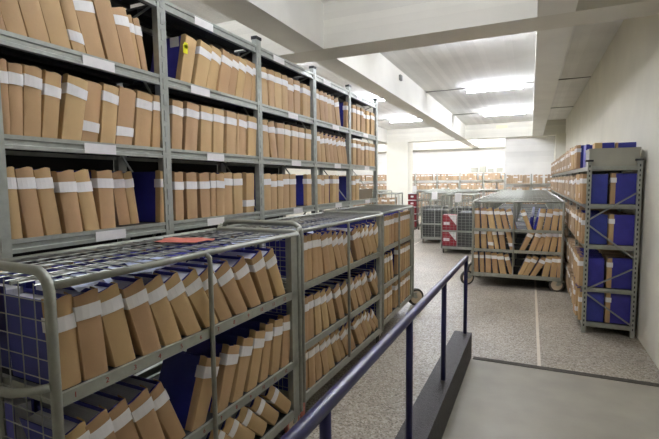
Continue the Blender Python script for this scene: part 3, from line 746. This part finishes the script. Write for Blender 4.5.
# ------------------------------------------------------------------ rack along the side wall
WX0, WX1, WY = .575, 1.085, 5.67
WL = [.13, .53, 1.02, 1.475, 1.895]
wr = thing('wall_rack', 'grey slotted steel rack along the bare side wall, blue file covers showing at its end', 'shelving rack', (WX0, WY, 0))
nb = 8; bay = 1.12
def slot_post(x0, x1, y0, y1):
    b = MB()
    b.box(x0, x1, y0, y1, 0, 1.955)
    b.cur = 1
    for k in range(35): b.box((x0+x1)/2-.006, (x0+x1)/2+.006, y0-.0012, y0+.001, .08+k*.053, .08+k*.053+.026)
    p = b.build('post', [M['cart'], M['cap']], wr)
    c = MB(); c.box(x0-.02, x1+.012, y0-.012, y1+.012, 1.945, 1.965); c.build('post_cap', M['cap'], p)
for k in range(nb+1):
    y = k*bay
    slot_post(0, .042, y, y+.045); slot_post(WX1-WX0-.042, WX1-WX0, y, y+.045)
    zz = [.16, .72, 1.03, 1.60, 1.66]
    pairs = ((.045, .30, .46, .12), (.045, .36, .46, .66), (.045, .93, .46, .70), (.045, 1.03, .46, 1.42)) if False else ()
    for (xa, za, xb, zb_) in ((.03, .46, .48, .135), (.03, .51, .48, .78), (.03, 1.24, .48, .88), (.03, 1.30, .48, 1.61)):
        b = MB(); b.tube([(xa, y-.004, za), (xb, y-.004, zb_)], .009, 6); b.build('brace', M['wire'], wr)
    b = MB(); b.box(.04, WX1-WX0-.04, y+.005, y+.03, .08, .115); b.build('foot_bar', M['cart'], wr)
    if k == nb: break
    for z in WL:
        b = MB(); b.box(0, WX1-WX0, y+.012, y+bay-.0, z-.04, z-.034); b.box(0, .02, y+.046, y+bay-.002, z-.05, z-.002); b.box(WX1-WX0-.02, WX1-WX0, y+.046, y+bay-.002, z-.05, z-.002)
        b.box(0.043, WX1-WX0-.043, y+.012, y+.03, z-.05, z-.002)
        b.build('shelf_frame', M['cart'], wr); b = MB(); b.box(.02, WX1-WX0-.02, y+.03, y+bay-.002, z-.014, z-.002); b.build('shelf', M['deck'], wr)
LN = ['bottom', 'second', 'third', 'fourth', 'top']
rw = random.Random(21)
for li, z in enumerate(WL):
    fr = Matrix.Translation((WX0-.03, WY, z)) @ Matrix.Rotation(PI, 4, 'Z')
    y = .05; n = 0; lim = 9 if li else 9
    if li == 4: y = .86
    while n < lim:
        t = rw.uniform(.075, .10)
        put_last = put_file(fr, -(y+t), -y, 0, rw.choice('hhhml'), '%s file from near end facing the aisle, %s level of the wall rack' % (ORD[n+1], LN[li]), 'files on the wall rack facing the aisle', recess=rw.uniform(-.02, .015), depth=.245)
        if li == 4: put_last.scale = (1, 1, .87)
        y += t+.006; n += 1
        if abs((y % bay)) < .06: y += .07
    pack((WX0-.03, WY+y), (0, 1), (-1, 0), nb*bay-y-.05, z, rw)
    # the second row, deeper on the shelf, seen at the end of the rack
    if li < 4:
        put_file(Matrix.Translation((WX0+.235, WY, z)) @ Matrix.Rotation(PI, 4, 'Z'), -.14, -.055, 0, 'h', 'blue-sided file with pale edge strip by the wall, %s level of the wall rack end' % LN[li], 'blue files at the end of the wall rack', depth=.245)
        pack((WX0+.245, WY+.16), (0, 1), (-1, 0), nb*bay-.25, z, rw, d=.22)
b = MB(); b.box(0, .475, 0, .33, 0, .19)
g = thing('archive_box', 'long grey archive box lying across the top end of the wall rack', 'archive box', (WX0+.017, WY+.05, 1.895)); b.build('body', M['greybox'], g)
b = MB(); b.box(-.005, .48, -.005, .335, .165, .196); b.build('lid', M['greybox'], g)
fz = 1.895+.198
for x, lb, t in ((WX0+.07, 'blue and brown file lying flat on the grey archive box, aisle side', .06), (WX0+.27, 'blue file lying flat on the grey archive box, wall side', .055)):
    o = thing('document_file', lb, 'document file', (x, WY+.06, fz), 0, 'files lying on the grey archive box')
    b = MB(); b.box(0, .185, .02, .25, 0, t); b.build('cover', M['blue'], o)
    b = MB(); b.box(.185, .19, .024, .246, .004, t-.004); b.build('pages', M['pages'], o)
    b = MB(); b.box(-.002, .07 if t > .058 else .02, .017, .2, -.001, t+.0015); b.build('spine', M['kraft'], o)
b = MB(); b.box(0, .035, 0, .28, 0, .27)
o = b.build('blue_folder', M['blue']); o.location = (WX0+.02, WY+.42, 1.895)
tag(o, 'blue folder standing behind the grey archive box on wall rack top', 'folder')

# ------------------------------------------------------------------ end-on carts and the crates down the room
GM = 'wire carts parked across the room'
cF = make_cart('empty-looking wire mesh cart with red and white cartons, parked end-on past the files', (-1.2, 10.8, 0), 0, 1.3, .74, (.56, .17), GM, mid=False, plain=True)
for k, (z, lb) in enumerate(((.562, 'upper'), (.172, 'lower'))):
    g = thing('carton', 'red and white carton on the %s shelf of the end-on mesh cart' % lb, 'carton', (-1.93, 10.87, z), 0, 'red and white cartons in the mesh cart')
    b = MB(); b.box(0, .33, 0, .3, 0, .36); b.build('body', M['crimson'], g)
    b = MB(); b.add([(.13, -.002, .36), (.33, -.002, .36), (.33, -.002, .12), (.13, .002, .36), (.33, .002, .36), (.33, .002, .12)], ((0,2,1),(3,4,5),(0,1,4,3),(1,2,5,4),(2,0,3,5))); b.build('white_panel', M['white'], g)
    b = MB(); b.box(.03, .17, -.003, .001, .12, .19); b.build('white_patch', M['white'], g)
b = MB(); b.box(0, .34, 0, .8, 0, .42); o = b.build('dark_filler', M['darkfill']); o.location = (-1.57, 10.9, .562); tag(o, 'added dark filler beside the red carton on upper shelf of mesh cart', 'carton')
b = MB(); b.box(0, .34, 0, .8, 0, .34); o = b.build('dark_filler', M['darkfill']); o.location = (-1.57, 10.9, .172); tag(o, 'added dark filler beside the red carton on lower shelf of mesh cart', 'carton')
DK = [(-2.0, 12.5, 'empty end-on cart'), (-1.46, 14.0, 'cart behind the red cartons'), (-2.41, 14.3, 'cart behind the empty end-on one')]  # carts given added filler blocks so they look dark through the mesh
for x, y, lb in DK:
    for z, q in ((.562, 'upper'), (.172, 'lower')):
        b = MB(); b.box(-.70, 0, 0, .9, 0, .36); b.box(-.705, .005, -.005, .905, .33, .365)
        o = b.build('dark_filler', M['darkfill']); o.location = (x-.07, y, z); tag(o, 'added dark filler on the %s shelf of the mesh %s' % (q, lb), 'carton', 'added dark fillers in the mesh carts')
cG = copy_tree(cF, 'empty wire mesh cart parked end-on beside the stack of red crates', loc=(-2.05, 12.4, 0))
more = [(-1.5, 13.9, 'mesh cart close behind the one holding red cartons'), (-2.45, 14.2, 'mesh cart behind the empty end-on one'), (-2.95, 15.7, 'mesh cart beside the stack of red crates'),
        (-4.75, 14.8, 'mesh cart in front of the white column'), (-2.0, 16.3, 'mesh cart far down by the rear beam, behind the end-on carts'), (-3.0, 17.2, 'mesh cart far down under the rear beam, past the crates'), (-1.1, 16.4, 'mesh cart far down beside the cart queue')]
for x, y, lb in more: copy_tree(cF, lb, loc=(x, y, 0), group=GM)
cH = copy_tree(cE, 'wheeled wire cart of pale files standing side-on past the end of tall rack', loc=(-4.75, 11.9, 0), group=GM)
for z in (.965, .63, .23): pack((-4.70, 11.915), (1, 0), (0, -1), 1.22, z, rw, t=.08, d=.28)
g = None
for k in range(5):
    g = thing('crate', 'red plastic crate by the end-on carts, %s of the stack of five' % ('lowest', 'second lowest', 'middle', 'second highest', 'topmost')[k], 'crate', (-4.0, 15.6, .11+k*.245), 0, 'stacked red crates')
    b = MB(); b.box(0, .3, 0, .02, 0, .19); b.box(0, .3, .38, .4, 0, .19); b.box(0, .02, .02, .38, 0, .19); b.box(.28, .3, .02, .38, 0, .19); b.box(.02, .28, .02, .38, 0, .015)
    b.build('body', M['red'], g)
    b = MB(); b.box(-.006, .306, -.006, .406, .19, .205); b.build('rim', M['darksheet'], g)
    b = MB(); b.box(.10, .2, -.002, .001, .08, .14); b.build('label', M['white'], g)
    b = MB(); b.box(.02, .28, .02, .38, .205, .242); b.build('contents', M['white'], g)
g = thing('crate_dolly', 'low dark dolly on wheels under the stack of red crates', 'dolly', (-4.0, 15.6, 0)); b = MB(); b.box(0, .3, 0, .4, .085, .108); b.build('deck', M['tread'], g)
for x in (.05, .25):
    for y in (.06, .34):
        b = MB(); b.cyl((x, y, .042), 'x', .042, .025, 14); b.build('wheel', M['rubber'], g)
for k, (x, y, lb) in enumerate(((-3.75, 15.55, 'crates'), (-2.42, 12.37, 'empty end-on cart'), (-1.55, 10.77, 'mesh cart of red cartons'))):
    b = MB(); b.box(-.075, .075, -.002, .002, 0, .21); o = b.build('notice_sheet', M['white'])
    o.location = (x, y, 1.24 if k else 1.375); tag(o, 'white paper sheet fixed upright at the top of the %s' % lb, 'paper sheet')

# ------------------------------------------------------------------ shelving along the end walls
def far_rack(nm, label, x0, x1, yf, levels, nbay, top):
    g = thing(nm, label, 'shelving rack', (x0, yf, 0)); L = x1-x0
    for k in range(nbay+1):
        x = L*k/nbay
        for yy in (0, .36):
            b = MB(); b.box(x-.025, x+.025, yy, yy+.03, 0, top); b.build('post', M['cart'], g)
    for z in levels:
        b = MB(); b.box(0, L, 0, .39, z-.03, z-.003); b.build('shelf', M['cart'], g)
        for k in range(nbay):
            pack((x0+L*k/nbay+.06, yf+.01), (1, 0), (0, -1), L/nbay-.16, z, rw, t=.085, d=.28, label=.75)
far_rack('end_rack', 'long low rack of pale brown files along the end wall beyond the column', -10.2, -1.0, 23.3, (.35, .83, 1.31, 1.79), 8, 2.16)
far_rack('partition_rack', 'shelf rack of brown files against the bright white partition wall', -.9, .95, 18.0, (.26, .70, 1.16, 1.62), 2, 1.98)
for x, w, h, lb in ((-2.35, .30, .30, 'tallest pale carton on top of the end wall rack'), (-2.75, .32, .24, 'pale carton beside the tallest one on end wall rack'), (-1.95, .26, .16, 'small low carton on top of the end wall rack'), (-1.55, .3, .2, 'carton on end wall rack closest to the partition')):
    b = MB(); b.box(0, w, 0, .3, 0, h); b.box(-.004, w+.004, -.004, .304, h-.05, h+.004)
    o = b.build('carton', M['greybox']); o.location = (x, 23.32, 2.165); tag(o, lb, 'carton', 'cartons on the end wall rack')
o = pk.build('packed_files', [M['kraftfar'], M['white']])
tag(o, 'countless brown files packed along the end wall racks and down the wall rack', 'files', kind='stuff')

# ------------------------------------------------------------------ world, colour management
w = bpy.data.worlds.new('world'); S.world = w; w.use_nodes = True
w.node_tree.nodes['Background'].inputs[0].default_value = (.8, .85, .9, 1); w.node_tree.nodes['Background'].inputs[1].default_value = .02
S.view_settings.view_transform = 'Standard'; S.view_settings.look = 'None'; S.view_settings.gamma = 1; S.view_settings.use_curve_mapping = False
S.view_settings.exposure = 2.12
S.cycles.use_denoising = True
S.cycles.max_bounces = 12; S.cycles.diffuse_bounces = 9
S.cycles.sample_clamp_indirect = 6
print('files', NFILES, 'objects', len(bpy.data.objects))
